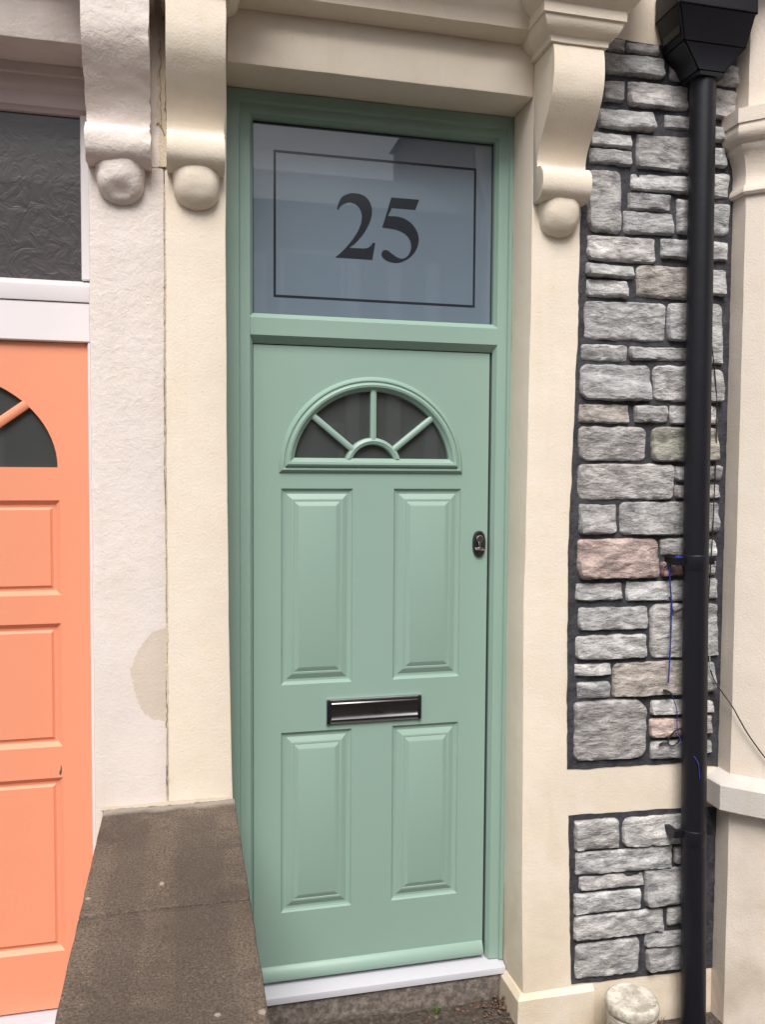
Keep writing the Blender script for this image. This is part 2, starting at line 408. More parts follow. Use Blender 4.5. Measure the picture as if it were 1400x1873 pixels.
cor = [(0, 3.02), (.055, 3.032), (.066, 3.034), (.07, 3.05), (.085, 3.075), (.105, 3.095), (.115, 3.125), (.15, 3.14), (.15, 3.20), (0, 3.24)]
bm = B(); sweep(bm, [(-.26, WF), (1.09, WF)], cor); grid_slice(bm, 0, frange(-.25, 1.08, .1)); jitter(bm, .0015, 8); obj('cornice', bm, 'cream', house, 40)
bm = B(); sweep(bm, [(-.262, -.10), (-.262, -.44), (1.16, -.44), (1.16, -.10)], [(-.3, 3.252), (0, 3.252), (.03, 3.28), (.05, 3.30), (.05, 3.36), (-.3, 3.42)]); box(bm, -.2, 1.1, -.40, -.15, 3.2525, 3.40); obj('added_shade_hood', bm, 'cream', house, 40)  # unseen hood above the view, added to shade the top of the doorway
bm = B(); sweep(bm, [(.8637, -.034), (.8637, WF), (1.125, WF)], [(-.02, -.0405), (0, -.04), (.015, -.057), (.015, -.26), (-.02, -.26)])
grid_slice(bm, 0, frange(.87, 1.12, .04)); jitter(bm, .0015, 14); obj('plinth', bm, 'cream', house, 30)

bprof = [(-.3255, 2.968), (-.333, 2.94), (-.336, 2.90), (-.333, 2.862), (-.322, 2.822), (-.300, 2.785), (-.272, 2.748), (-.246, 2.715), (-.226, 2.682), (-.217, 2.655),
         (-.220, 2.640, 1), (-.240, 2.637), (-.260, 2.622), (-.2675, 2.592), (-.262, 2.562), (-.243, 2.541), (-.222, 2.534, 1)]
capprof = [(-.03, 2.965), (.011, 2.970), (.012, 2.988), (.018, 2.991), (.034, 3.002), (.043, 3.020), (.045, 3.031), (.051, 3.032), (.051, 3.061), (.056, 3.066), (.072, 3.076), (.096, 3.10), (.104, 3.13), (.104, 3.25), (-.03, 3.25)]
def bracket(parent, x0, x1, mat, jit, dent, chip):
    bm = B(); front = smoothpts(bprof, 5)
    prism(bm, front+[(-.17, 2.534), (-.17, 2.968)], x0, x1, 'x', .0035)
    grid_slice(bm, 0, frange(x0+.006, x1-.006, .018))
    if jit: jitter(bm, jit, 16, lambda c: c.y < -.2)
    if chip:
        for v in bm.verts:
            if v.co.y < -.2 and (v.co.x > x1-.02):
                v.co.x -= max(0, noise.noise(v.co*45))*.008; v.co.y += max(0, noise.noise(v.co*38+Vector((3, 0, 0))))*.012
    br = obj('bracket', bm, mat, parent, 40)
    xc = (x0+x1)/2+.002; bm = B(); rings = []
    for i in range(17):
        zf = i/16; z = 2.545-.112*zf*1.0
        t = zf; wv = .067*(1-t**4.2)**.5 if t < 1 else 0.0008
        d = .057*(1-t**3.0)**.6 if t < 1 else .0008
        row = []
        for k in range(21):
            a = math.pi*k/20; ca, sa = math.cos(a), math.sin(a)
            y = WF+.01-abs(sa)**.6*(d+.01)
            if dent:
                rr = ((ca*wv)/.036)**2+((z-2.465)/.022)**2; y += .012*math.exp(-rr)*sa
            row.append(bm.verts.new((xc+math.copysign(abs(ca)**.8, ca)*wv, y, z)))
        rings.append(row)
    for a, b in zip(rings, rings[1:]):
        for k in range(20): bm.faces.new((a[k], a[k+1], b[k+1], b[k]))
    bm.faces.new(rings[0])
    jitter(bm, .0010+jit*.8, 22); obj('drop', bm, mat, br, 60)
    bm = B(); sweep(bm, [(x0, -.17), (x0, -.322), (x1, -.322), (x1, -.17)], capprof)
    grid_slice(bm, 0, frange(x0, x1, .04)); jitter(bm, .0008+jit*.4, 10); obj('capital', bm, mat, br, 35)
    return br
bracket(house, -.2575, -.0975, 'cream', .0012, False, False)
bracket(house, .866, 1.031, 'cream', .0008, False, False)

# crumbling seam between the two houses, in the slot between the brackets
bm = B()
def ribbon(bm, pts, wd, y, th=.004, jit=.3):
    L = smoothpts(pts, 8); a = []
    for x, z in L:
        k = wd*(1+jit*noise.noise(Vector((z*60, x*30, wd*900))))
        a.append([bm.verts.new(c) for c in ((x-k, y, z), (x+k, y, z), (x+k, y+th, z), (x-k, y+th, z))])
    for p, q in zip(a, a[1:]):
        for i in range(4): bm.faces.new((p[i], p[(i+1) % 4], q[(i+1) % 4], q[i]))
    bm.faces.new(a[0]); bm.faces.new(a[-1][::-1])
rnd = random.Random(3)
def wig(x, z0, z1, n, amp): return [(x+amp*rnd.uniform(-1, 1), z0+(z1-z0)*i/n) for i in range(n+1)]
ribbon(bm, wig(-.268, 2.55, 2.96, 14, .004), .012, WF-.004, .012, .5)
ribbon(bm, wig(-.266, .70, 2.50, 40, .0012), .0022, WF-.0015, .01, .9)
obj('filler_seam', bm, 'seam', house, 50)
bm = B()
ribbon(bm, wig(-.2745, 2.66, 2.90, 14, .0026), .0013, WF-.0052, .003, 1.2)
ribbon(bm, wig(-.2555, 2.55, 2.66, 10, .0014), .0014, WF-.0056, .003, .9)
ribbon(bm, wig(-.2595, 2.68, 2.80, 8, .0022), .0009, WF-.0054, .003, 1.1)
ribbon(bm, [(-.285, 2.668), (-.280, 2.672), (-.276, 2.664), (-.268, 2.650), (-.264, 2.638)], .0016, WF-.0054, .003, .8)
ribbon(bm, [(-.300, 2.547), (-.275, 2.5475), (-.250, 2.546)], .0006, WF-.0026, .003, .2)
ribbon(bm, wig(-.2675, .93, 1.0, 6, .002), .0014, WF-.003, .003, 1.0)
ribbon(bm, wig(-.2662, .71, .93, 12, .0008), .0006, WF-.003, .003, .7)
ribbon(bm, wig(-.2662, 1.25, 2.48, 40, .0008), .0004, WF-.003, .003, .9)
obj('cracks', bm, 'crack', house, 50)

# ---- stone panels
STONES_UP=[(1.110,3.074,1.172,3.075,1.173,3.034,1.111,3.033,0),(1.179,3.070,1.294,3.073,1.295,3.040,1.179,3.038,0),(1.095,3.029,1.314,3.034,1.316,2.964,1.096,2.961,0),(1.097,2.941,1.173,2.942,1.174,2.876,1.098,2.875,0),(1.186,2.948,1.403,2.953,1.406,2.873,1.188,2.870,0),(1.082,2.853,1.279,2.857,1.281,2.792,1.083,2.790,0),(1.321,2.856,1.427,2.858,1.428,2.814,1.322,2.812,0),(1.057,2.778,1.203,2.780,1.204,2.734,1.058,2.732,0),(1.055,2.726,1.204,2.728,1.206,2.677,1.056,2.676,0),(1.220,2.785,1.429,2.789,1.432,2.677,1.223,2.675,0),(1.050,2.659,1.168,2.661,1.172,2.461,1.054,2.461,0),(1.201,2.659,1.432,2.663,1.434,2.607,1.203,2.604,0),(1.194,2.596,1.349,2.599,1.350,2.542,1.195,2.541,0),(1.179,2.537,1.359,2.539,1.361,2.466,1.180,2.465,0),(1.372,2.587,1.434,2.588,1.437,2.475,1.375,2.475,0),(1.473,2.584,1.569,2.586,1.572,2.481,1.476,2.480,0),(1.053,2.450,1.295,2.453,1.297,2.372,1.055,2.371,0),(1.315,2.460,1.438,2.462,1.440,2.394,1.317,2.393,0),(1.480,2.460,1.564,2.461,1.566,2.397,1.482,2.396,0),(1.051,2.361,1.223,2.363,1.224,2.319,1.052,2.318,0),(1.052,2.311,1.197,2.312,1.199,2.256,1.054,2.255,0),(1.230,2.365,1.440,2.368,1.443,2.263,1.232,2.262,2),(1.479,2.368,1.557,2.369,1.560,2.282,1.482,2.281,0),(1.488,3.038,1.587,3.040,1.589,2.973,1.490,2.971,0),(1.490,2.956,1.582,2.958,1.585,2.863,1.493,2.862,0),(1.487,2.835,1.540,2.836,1.541,2.787,1.488,2.786,0),(1.489,2.768,1.549,2.769,1.551,2.702,1.491,2.701,0),(1.481,2.683,1.562,2.684,1.565,2.604,1.483,2.603,0),(1.336,3.033,1.453,3.036,1.455,2.970,1.338,2.968,0),(1.318,3.181,1.449,3.185,1.453,3.053,1.322,3.051,0),(1.047,2.241,1.336,2.245,1.339,2.119,1.049,2.118,0),(1.346,2.250,1.444,2.251,1.447,2.125,1.349,2.125,0),(1.475,2.256,1.554,2.257,1.560,2.054,1.481,2.054,0),(1.040,2.102,1.201,2.103,1.202,2.049,1.041,2.049,0),(1.210,2.102,1.448,2.103,1.449,2.059,1.211,2.058,0),(1.036,2.039,1.289,2.041,1.292,1.924,1.038,1.924,0),(1.298,2.042,1.449,2.043,1.453,1.924,1.301,1.925,0),(1.482,2.035,1.557,2.035,1.560,1.928,1.485,1.928,0),(1.034,1.910,1.212,1.911,1.213,1.848,1.035,1.848,2),(1.232,1.910,1.355,1.910,1.356,1.854,1.233,1.854,0),(1.364,1.911,1.453,1.912,1.455,1.850,1.365,1.850,0),(1.485,1.915,1.542,1.915,1.544,1.852,1.487,1.852,0),(1.035,1.836,1.273,1.837,1.276,1.725,1.038,1.726,0),(1.297,1.840,1.455,1.841,1.458,1.724,1.300,1.725,3),(1.487,1.840,1.543,1.840,1.546,1.729,1.490,1.729,3),(1.034,1.715,1.381,1.716,1.384,1.597,1.037,1.599,0),(1.388,1.712,1.459,1.712,1.460,1.659,1.389,1.659,0),(1.389,1.646,1.460,1.646,1.462,1.602,1.391,1.602,0),(1.491,1.713,1.563,1.713,1.564,1.662,1.492,1.662,0),(1.492,1.650,1.561,1.650,1.562,1.602,1.494,1.602,0),(1.042,1.584,1.176,1.584,1.179,1.485,1.044,1.486,0),(1.186,1.591,1.462,1.592,1.465,1.478,1.189,1.481,0),(1.494,1.589,1.559,1.589,1.562,1.487,1.497,1.487,0),(1.039,1.469,1.331,1.469,1.334,1.336,1.042,1.339,1),(1.341,1.466,1.465,1.466,1.467,1.408,1.343,1.409,0),(1.343,1.389,1.467,1.388,1.469,1.340,1.345,1.341,4),(1.498,1.461,1.548,1.461,1.550,1.403,1.499,1.404,0),(1.500,1.391,1.550,1.391,1.552,1.339,1.501,1.340,0),(1.035,1.324,1.203,1.323,1.204,1.265,1.036,1.266,0),(1.216,1.327,1.469,1.326,1.471,1.256,1.218,1.259,0),(1.501,1.330,1.558,1.330,1.560,1.258,1.503,1.259,0),(1.045,1.244,1.298,1.243,1.300,1.164,1.046,1.167,0),(1.038,1.149,1.297,1.148,1.299,1.067,1.040,1.070,0),(1.306,1.246,1.471,1.246,1.477,1.060,1.311,1.063,0),(1.504,1.243,1.566,1.243,1.571,1.061,1.509,1.062,0),(1.035,1.056,1.167,1.055,1.168,1.014,1.036,1.016,0),(1.046,0.995,1.165,0.993,1.167,0.938,1.047,0.940,0),(1.172,1.054,1.477,1.052,1.480,0.934,1.175,0.939,2),(1.510,1.042,1.557,1.042,1.560,0.938,1.513,0.938,0),(1.038,0.930,1.295,0.929,1.300,0.725,1.041,0.731,0),(1.316,0.921,1.480,0.919,1.482,0.867,1.318,0.869,0),(1.313,0.857,1.482,0.855,1.484,0.789,1.315,0.792,1),(1.320,0.780,1.484,0.778,1.486,0.715,1.321,0.718,0),(1.513,0.909,1.553,0.908,1.555,0.866,1.515,0.866,0),(1.515,0.857,1.551,0.856,1.553,0.794,1.517,0.794,0),(1.517,0.768,1.554,0.768,1.555,0.725,1.519,0.725,0)]
STONES_LOW=[(1.045,0.529,1.206,0.527,1.209,0.424,1.047,0.428,0),(1.222,0.524,1.472,0.520,1.475,0.417,1.224,0.423,0),(1.050,0.420,1.409,0.414,1.411,0.334,1.052,0.343,0),(1.420,0.405,1.475,0.404,1.477,0.343,1.422,0.345,0),(1.066,0.338,1.305,0.334,1.306,0.285,1.067,0.291,0),(1.309,0.337,1.477,0.334,1.481,0.206,1.312,0.210,0),(1.048,0.280,1.296,0.275,1.298,0.204,1.049,0.210,0),(1.049,0.202,1.383,0.196,1.385,0.114,1.051,0.123,0),(1.399,0.193,1.481,0.191,1.483,0.131,1.400,0.133,0),(1.055,0.107,1.292,0.103,1.295,-0.021,1.057,-0.014,0),(1.315,0.113,1.484,0.109,1.485,0.060,1.316,0.065,0),(1.322,0.057,1.485,0.053,1.487,-0.028,1.324,-0.023,0)]
def outline_wobble(poly, step, amp, seed):
    out = []
    for i, p in enumerate(poly):
        q = poly[(i+1) % len(poly)]; L = math.hypot(q[0]-p[0], q[1]-p[1]); n = max(1, int(L/step))
        for k in range(n):
            t = k/n; x, z = p[0]+(q[0]-p[0])*t, p[1]+(q[1]-p[1])*t
            nv = noise.noise_vector(Vector((x*14+seed, z*14, 0)))+.6*noise.noise_vector(Vector((x*45, z*45, seed)))
            out.append((x+nv.x*amp, z+nv.y*amp))
    return out
TINT = {0: (.74, .73, .73), 1: (.78, .61, .56), 2: (.76, .70, .645), 3: (.62, .59, .50), 4: (.42, .26, .26)}
def stone_panel(poly, stones, label):
    bm = B(); prism(bm, [(x, z) for x, z in outline_wobble(poly, .02, .0035, 3)], WF-.003, WF+.02, 'y')
    p = obj('stone_panel', bm, 'mortar', house, label=label)
    bm = B(); tl = bm.verts.layers.float_color.new('tint'); rl = bm.verts.layers.float.new('rim')
    for si, s in enumerate(stones):
        q = [Vector((s[0], s[1])), Vector((s[2], s[3])), Vector((s[4], s[5])), Vector((s[6], s[7]))]; ty = s[8]
        ty = int(ty); rn = random.Random(si*7+len(stones))
        base = TINT[ty]; k = rn.uniform(.72, 1.06); warm = rn.uniform(-.02, .03)
        ctr = (q[0]+q[1]+q[2]+q[3])/4
        for cc in q:
            cc.x += math.copysign(.0038, cc.x-ctr.x); cc.y += math.copysign(.0034, cc.y-ctr.y)
        wpx = (q[1]-q[0]).length; hpx = (q[3]-q[0]).length
        nx = max(8, int(wpx/.0075)); nz = max(6, int(hpx/.0075))
        bulge = min(.022, .010+.10*min(hpx, wpx)*.5)*rn.uniform(.8, 1.25); tx, tz = rn.uniform(-.006, .006), rn.uniform(-.010, .004)
        planes = [(rn.uniform(-.16, .16), rn.uniform(-.30, .12), rn.uniform(0, 1), rn.uniform(0, 1), rn.uniform(.002, .010)) for _ in range(5)]
        corner = [rn.uniform(.5, 1.7)*min(hpx, wpx)*.15 for _ in range(4)]
        vs = []
        for j in range(nz+1):
            row = []
            for i in range(nx+1):
                u, v = i/nx, j/nz
                # pull the grid's outer ring into a rounded, ragged outline
                x = (q[0]*(1-u)*(1-v)+q[1]*u*(1-v)+q[2]*u*v+q[3]*(1-u)*v)
                du, dv = min(u, 1-u)*wpx, min(v, 1-v)*hpx
                ci = (0 if u < .5 else 1) if v < .5 else (3 if u < .5 else 2); rc = corner[ci]
                sh = Vector((0, 0))
                if du < rc and dv < rc:
                    c = Vector((rc-du, rc-dv)); L = c.length; Mx = max(c.x, c.y)
                    f = Mx/L if L > 1e-9 else 1; m2 = c*f
                    sh = Vector(((c.x-m2.x)*(1 if u < .5 else -1), -(c.y-m2.y)*(1 if v < .5 else -1)))
                edge = max(0, 1-min(du, dv)/.016)
                nv = noise.noise_vector(Vector((x.x*26, x.y*26, si*1.7)))+.5*noise.noise_vector(Vector((x.x*70, x.y*70, si*2.1)))
                x = x+sh+Vector((nv.x, nv.y))*.0045*edge
                e = min(1, min(du, dv)/.011); prof = math.sqrt(max(0, 1-(1-e)**2))
                nn = noise.noise(Vector((x.x*18, x.y*34, si*3.1)))*.009+noise.noise(Vector((x.x*50, x.y*85, si)))*.0045
                # one or two split planes across the face
                nn += .006*math.tanh((v-.5+.3*noise.noise(Vector((x.x*9, si, 0))))*9)*(1 if si % 3 else -.6)
                fac = min(pl[4]+pl[0]*(u-pl[2])*wpx+pl[1]*(pl[3]-v)*hpx for pl in planes); fac = max(-.0035, fac)
                y = WF+.004-prof*(.0105+bulge*.7+fac+nn*.6+tx*(u-.5)+tz*(v-.5))
                vt = bm.verts.new((x.x, y, x.y))
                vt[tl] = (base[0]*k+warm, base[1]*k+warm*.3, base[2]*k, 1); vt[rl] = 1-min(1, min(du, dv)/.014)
                if ty == 1 and hpx > .05: pass
                row.append(vt)
            vs.append(row)
        for j in range(nz):
            for i in range(nx): bm.faces.new((vs[j][i], vs[j][i+1], vs[j+1][i+1], vs[j+1][i]))
    obj('stones', bm, 'stone', p, 55)
up = [(1.11, 3.079), (1.285, 3.073), (1.585, 3.07), (1.585, .672), (1.451, .695), (1.018, .705), (1.011, 1.084), (1.008, 1.445), (1.020, 1.836), (1.029, 2.153), (1.031, 2.432), (1.036, 2.70), (1.036, 3.02)]
stone_panel(up, STONES_UP, 'tall panel of grey stones in black mortar')
low = [(1.025, .548), (1.455, .538), (1.583, .530), (1.583, -.044), (1.464, -.042), (1.046, -.031)]
stone_panel(low, STONES_LOW, 'short panel of grey stones in black mortar')

# ---- canted bay
cs = .7071
bpath = [(1.585, .05), (1.585, -.26), (1.585+.75*cs, -.26-.75*cs), (3.3, -.26-.75*cs)]
bm = B(); prism(bm, bpath+[(3.3, .06)], GZ-.1, 5.2, 'z'); grid_slice(bm, 2, frange(GZ, 3.3, .07)); jitter(bm, .0018, 5)
bay = obj('bay_wall', bm, 'bay', house, 25)
bpath2 = [(1.585, -.17)]+bpath[1:]
bm = B(); sweep(bm, bpath2, [(-.03, 2.592), (.010, 2.598), (.015, 2.606), (.014, 2.620), (.004, 2.634), (.003, 2.67), (.008, 2.705), (.020, 2.735), (.028, 2.745), (.030, 2.758), (.035, 2.760), (.047, 2.774), (.051, 2.795), (.0475, 2.809), (.0475, 2.815), (.052, 2.817), (.052, 2.862), (-.03, 2.866)])
grid_slice(bm, 0, frange(1.54, 2.0, .05)); jitter(bm, .001, 9); obj('capital', bm, 'bay', bay, 35)
bm = B(); sweep(bm, bpath2, [(-.03, .676), (0, .672), (.048, .648), (.053, .642), (.052, .560), (.046, .553), (-.03, .55)])
grid_slice(bm, 0, frange(1.54, 2.0, .05)); jitter(bm, .0015, 9); obj('sill', bm, 'sill', bay, 30)
bm = B(); sweep(bm, bpath2, [(-.03, 3.22), (.02, 3.225), (.05, 3.25), (.09, 3.28), (.10, 3.34), (-.03, 3.36)]); obj('cornice', bm, 'bay', bay, 30)

# ================================================================ neighbouring house
nh = thing('house', 'pinkish rough rendered house front around the coral orange door', 'house', (-1.0, 0, GZ))
bm = B(); box(bm, -3.2, -.268, .065, .4, GZ-.1, 5.2); obj('wall', bm, 'pinkcream', nh)
bm = B(); wallblock(bm, -.472, -.2675, WF-.001, .06, GZ-.1, 3.3, .05, .0025); obj('pilaster', bm, 'pinkcream', nh, 35)
bm = B(); wallblock(bm, -1.60, -1.39, WF-.001, .06, GZ-.1, 3.3, .1); obj('pilaster', bm, 'pinkcream', nh, 35)
bm = B(); wallblock(bm, -1.389, -.4723, WF+.001, .06, 2.866, 3.298); obj('lintel', bm, 'pinkcream', nh, 35)
bm = B(); box(bm, -3.2, -.2675, WF, .06, 3.304, 5.2); obj('upper_wall', bm, 'pinkcream', nh)
bm = B(); box(bm, -3.2, -1.601, WF+.002, .06, GZ-.1, 3.30); obj('side_wall', bm, 'pinkcream', nh)
bm = B(); sweep(bm, [(-1.7, WF), (-.27, WF)], cor); obj('cornice', bm, 'pinkcream', nh, 40)
bm = B(); box(bm, -1.68, -.315, -.47, -.15, 3.252, 3.40, .01); obj('added_shade_hood', bm, 'pinkcream', nh, 40)  # matching hood, also out of view and added to cut the sky light
bracket(nh, -.473, -.300, 'pinkcream', .003, True, True)
bracket(nh, -1.58, -1.41, 'pinkcream', .003, True, False)

# ================================================================ green door
gd = thing('front_door', 'sage green panelled front door with arched fanlight, letter plate and glazed number panel above', 'door', (.4, 0, -.045))
DX0, DX1, DZ1 = 0.0, .8064, 2.787
def frame_rings(bm, x0, x1, z0, z1, rings, lmax, rmax, tmax, side=.05):
    """three-sided door frame: rings = (distance outward from the opening, y)"""
    rs = []
    for e, y in rings:
        el, er, et = min(e, lmax), min(e, rmax), min(e, tmax)
        rs.append([bm.verts.new(c) for c in ((x0-el, y, z0), (x0-el, y, z1+et), (x1+er, y, z1+et), (x1+er, y, z0))])
    for a, b in zip(rs, rs[1:]):
        for i in range(3): bm.faces.new((a[i], a[i+1], b[i+1], b[i]))
bm = B(); frame_rings(bm, DX0, DX1, -.012, DZ1, [(0, .05), (0, -.006), (.009, -.021), (.0095, -.022), (.038, -.022), (.0415, -.0245), (.044, -.031), (.0445, -.032), (.12, -.032)], .118, .0568, .0765)
fr = obj('door_frame', bm, 'green', gd, 25)
bm = B(); prism(bm, [(-.002, 2.0905), (-.0225, 2.112), (-.0245, 2.114), (-.0245, 2.168), (-.0225, 2.171), (-.004, 2.1845), (.04, 2.1845), (.04, 2.0905)], -.009, .8155, 'x'); obj('transom_bar', bm, 'green', gd, 25)
# leaf
LX1, LZ1 = .7985, 2.0868
def arch_leaf(xs, zs, skip, cx, cz, rx, rz, x0, x1, z1, depth, yin):
    bm = B(); quadgrid(bm, xs, zs, 0, skip)
    arc = archpts(cx, cz, rx, rz, cz, 40)
    zb = zs[-1]
    top = [bm.verts.new((x, 0, z1)) for x, z in arc]; a0 = [bm.verts.new((x, 0, z)) for x, z in arc]; a1 = [bm.verts.new((x, yin, z)) for x, z in arc]
    for k in range(len(arc)-1):
        bm.faces.new((a0[k], a0[k+1], top[k+1], top[k])); bm.faces.new((a0[k], a0[k+1], a1[k+1], a1[k]))
    bm.faces.new((a0[0], a1[0], a1[-1], a0[-1]))
    for xa, xb in ((x0, cx-rx), (cx+rx, x1)):
        bm.faces.new([bm.verts.new(c) for c in ((xa, 0, zb), (xb, 0, zb), (xb, 0, z1), (xa, 0, z1))])
    z0 = zs[0]
    c0 = [bm.verts.new(c) for c in ((x0, 0, z0), (x1, 0, z0), (x1, 0, z1), (x0, 0, z1))]; c1 = [bm.verts.new((v.co.x, depth, v.co.z)) for v in c0]
    for i in range(4): bm.faces.new((c0[i], c0[(i+1) % 4], c1[(i+1) % 4], c1[i]))
    bm.faces.new(c1); return bm
xs = [.002, .0913, .3275, .4668, .7016, LX1]; zs = [.002, .2250, .8289, .9867, 1.6292, 1.70]
bm = arch_leaf(xs, zs, {(1, 1), (3, 1), (1, 3), (3, 3)}, .394, 1.70, .268, .257, .002, LX1, LZ1, .045, .014)
pp = [(0, 0), (.004, .006), (.010, .0085), (.017, .009), (.0175, .009), (.034, .001), (.036, .0005), (.041, .0005), (.042, .0015), (.056, -.0045), (.058, -.005)]
for xa, xb in ((.0913, .3275), (.4668, .7016)):
    for za, zb in ((.2250, .8289), (.9867, 1.6292)): loops(bm, (xa, xb, za, zb), pp)
leaf = obj('door_leaf', bm, 'green', gd, 18)
bm = B(); prism(bm, [(.002, .048), (-.009, .042), (-.018, .022), (-.020, .010), (-.018, .004), (.002, .003)], .004, .7965, 'x', .002); obj('weather_bar', bm, 'green', leaf, 50)
# fanlight set in the leaf
bm = B(); arc = archpts(.394, 1.70, .285, .272, 1.70, 40); vs = [bm.verts.new((x, .013, z)) for x, z in arc]; bm.faces.new(vs); fan = obj('fanlight_glass', bm, 'darkglass', leaf)
bm = B(); rings = []
for d, y in [(-.004, .001), (0, -.006), (.006, -.011), (.0105, -.0115), (.013, -.0075), (.0155, -.0075), (.018, -.015), (.024, -.0195), (.031, -.0175), (.036, -.010), (.0435, -.003), (.0445, .0125)]:
    zb = 1.683+d*1.03; rx, rz = .3075-d, .2985-d
    a = archpts(.3945, 1.694, rx, rz, zb, 44); rings.append([bm.verts.new((x, y, z)) for x, z in a])
for a, b in zip(rings, rings[1:]):
    n = len(a)
    for i in range(n): bm.faces.new((a[i], a[(i+1) % n], b[(i+1) % n], b[i]))
obj('fanlight_moulding', bm, 'green', leaf, 30)
def bar(bm, p, q, hw, y0, y1):
    d = (Vector(q)-Vector(p)).normalized(); n = Vector((-d.y, d.x))
    sec = [(-hw, y1), (-hw, y0+.004), (-hw*.45, y0), (hw*.45, y0), (hw, y0+.004), (hw, y1)]
    r = [[bm.verts.new((c[0]+n.x*s, y, c[1]+n.y*s)) for s, y in sec] for c in (p, q)]
    for i in range(len(sec)): bm.faces.new((r[0][i], r[0][(i+1) % len(sec)], r[1][(i+1) % len(sec)], r[1][i]))
    bm.faces.new(r[0]); bm.faces.new(r[1][::-1])
bm = B(); cx, cz = .3945, 1.700
for ang in (90, 40, 140):
    a = R(ang); bar(bm, (cx+.084*math.cos(a), cz+.084*math.sin(a)), (cx+.262*math.cos(a), cz+.256*math.sin(a)), .0098, -.008, .012)
ar = [archpts(cx, cz, r, r, 1.727, 24) for r in (.0975, .095, .086, .076, .0735)]; yy = [.012, -.005, -.0095, -.005, .012]
rr = [[bm.verts.new((x, y, z)) for x, z in a] for a, y in zip(ar, yy)]
for a, b in zip(rr, rr[1:]):
    for k in range(24): bm.faces.new((a[k], a[k+1], b[k+1], b[k]))
obj('sunburst_bars', bm, 'green', leaf, 40)
# letter plate
bm = B(); loops(bm, (.2405, .5662, .8497, .9333), [(0, .001), (0, -.006), (.002, -.010), (.0035, -.0115), (.0085, -.0115), (.010, -.009), (.0105, -.004)], True)
lp = obj('letter_plate', bm, 'chrome', leaf, 30)
bm = B(); prism(bm, [(-.004, .9225), (-.0128, .9215), (-.0155, .918), (-.0145, .913), (-.0115, .908), (-.0095, .893), (-.0100, .878), (-.0125, .870), (-.0165, .866), (-.016, .862), (-.011, .860), (-.004, .8605)], .2560, .5520, 'x', .001)
obj('flap', bm, 'darkchrome', lp, 40)
bm = B()
for x0 in (.2416, .5525): box(bm, x0, x0+.0125, -.0145, -.004, .8515, .9315, .003, 2)
obj('end_cap', bm, 'black', lp, 40)
# lock
bm = B()
def oval(cx, cz, rx, rz, n=40, e=2.4):
    return [(cx+rx*math.copysign(abs(math.cos(t))**(2/e), math.cos(t)), cz+rz*math.copysign(abs(math.sin(t))**(2/e), math.sin(t))) for t in (2*math.pi*k/n for k in range(n))]
def stack(bm, specs, cx, cz, e=2.4):
    rs = [[bm.verts.new((x, y, z)) for x, z in oval(cx, cz, rx, rz, 40, e)] for rx, rz, y in specs]
    for a, b in zip(rs, rs[1:]):
        for i in range(40): bm.faces.new((a[i], a[(i+1) % 40], b[(i+1) % 40], b[i]))
    bm.faces.new(rs[-1])
LCX, LCZ = .7675, 1.441
stack(bm, [(.0235, .045, .001), (.0235, .045, -.004), (.021, .0425, -.009), (.0185, .040, -.0095), (.0175, .039, -.007)], LCX, LCZ)
lk = obj('lock', bm, 'darkchrome', leaf, 30)
bm = B(); stack(bm, [(.0125, .0125, -.006), (.0125, .0125, -.013), (.011, .011, -.0145)], LCX, LCZ+.017, 2); box(bm, LCX-.0045, LCX+.0045, -.013, -.006, LCZ-.012, LCZ+.006, .001)
obj('keyhole_cylinder', bm, 'chrome', lk, 40)
bm = B(); stack(bm, [(.0012, .0055, -.0144), (.0012, .0055, -.0150)], LCX, LCZ+.0165, 2); obj('key_slot', bm, 'gap', lk)
bm = B(); prism(bm, [(-.007, LCZ-.012), (-.018, LCZ-.0165), (-.0205, LCZ-.0185), (-.020, LCZ-.021), (-.007, LCZ-.0215)], LCX-.0165, LCX+.0165, 'x', .002); obj('finger_pull', bm, 'chrome', lk, 40)
# dark strips colour in the shade of the rebate gap, lock side and head
bm = B(); box(bm, LX1+.0003, .8062, .006, .012, .0, 2.0900); box(bm, .0, LX1, .006, .012, 2.0872, 2.0902); obj('gap_shade', bm, 'gap', gd)
# glazed number panel
gl = thing('number_window', '', '')
for k in ('label', 'category'): del gl[k]
gl.parent = gd; gl.location = Vector((.4, .012, 2.19))-gd.location
bm = B(); box(bm, .002, .8045, .014, .022, 2.186, 2.786); obj('frosted_pane', bm, 'frost', gl, label='blue grey frosted glass pane')
def flat(bm, pts, y):
    from mathutils.geometry import tessellate_polygon
    vs = [bm.verts.new((x, y, z)) for x, z in pts]
    for t in tessellate_polygon([[Vector((x, z, 0)) for x, z in pts]]): bm.faces.new([vs[i] for i in t])
bm = B(); x0, x1, z0, z1, h = .0715, .7440, 2.2455, 2.7000, .0038
for a in ((x0-h, x0+h, z0-h, z1+h), (x1-h, x1+h, z0-h, z1+h), (x0+h, x1-h, z0-h, z0+h), (x0+h, x1-h, z1-h, z1+h)): flat(bm, [(a[0], a[2]), (a[1], a[2]), (a[1], a[3]), (a[0], a[3])], .0132)
obj('etched_border', bm, 'etch', gl)
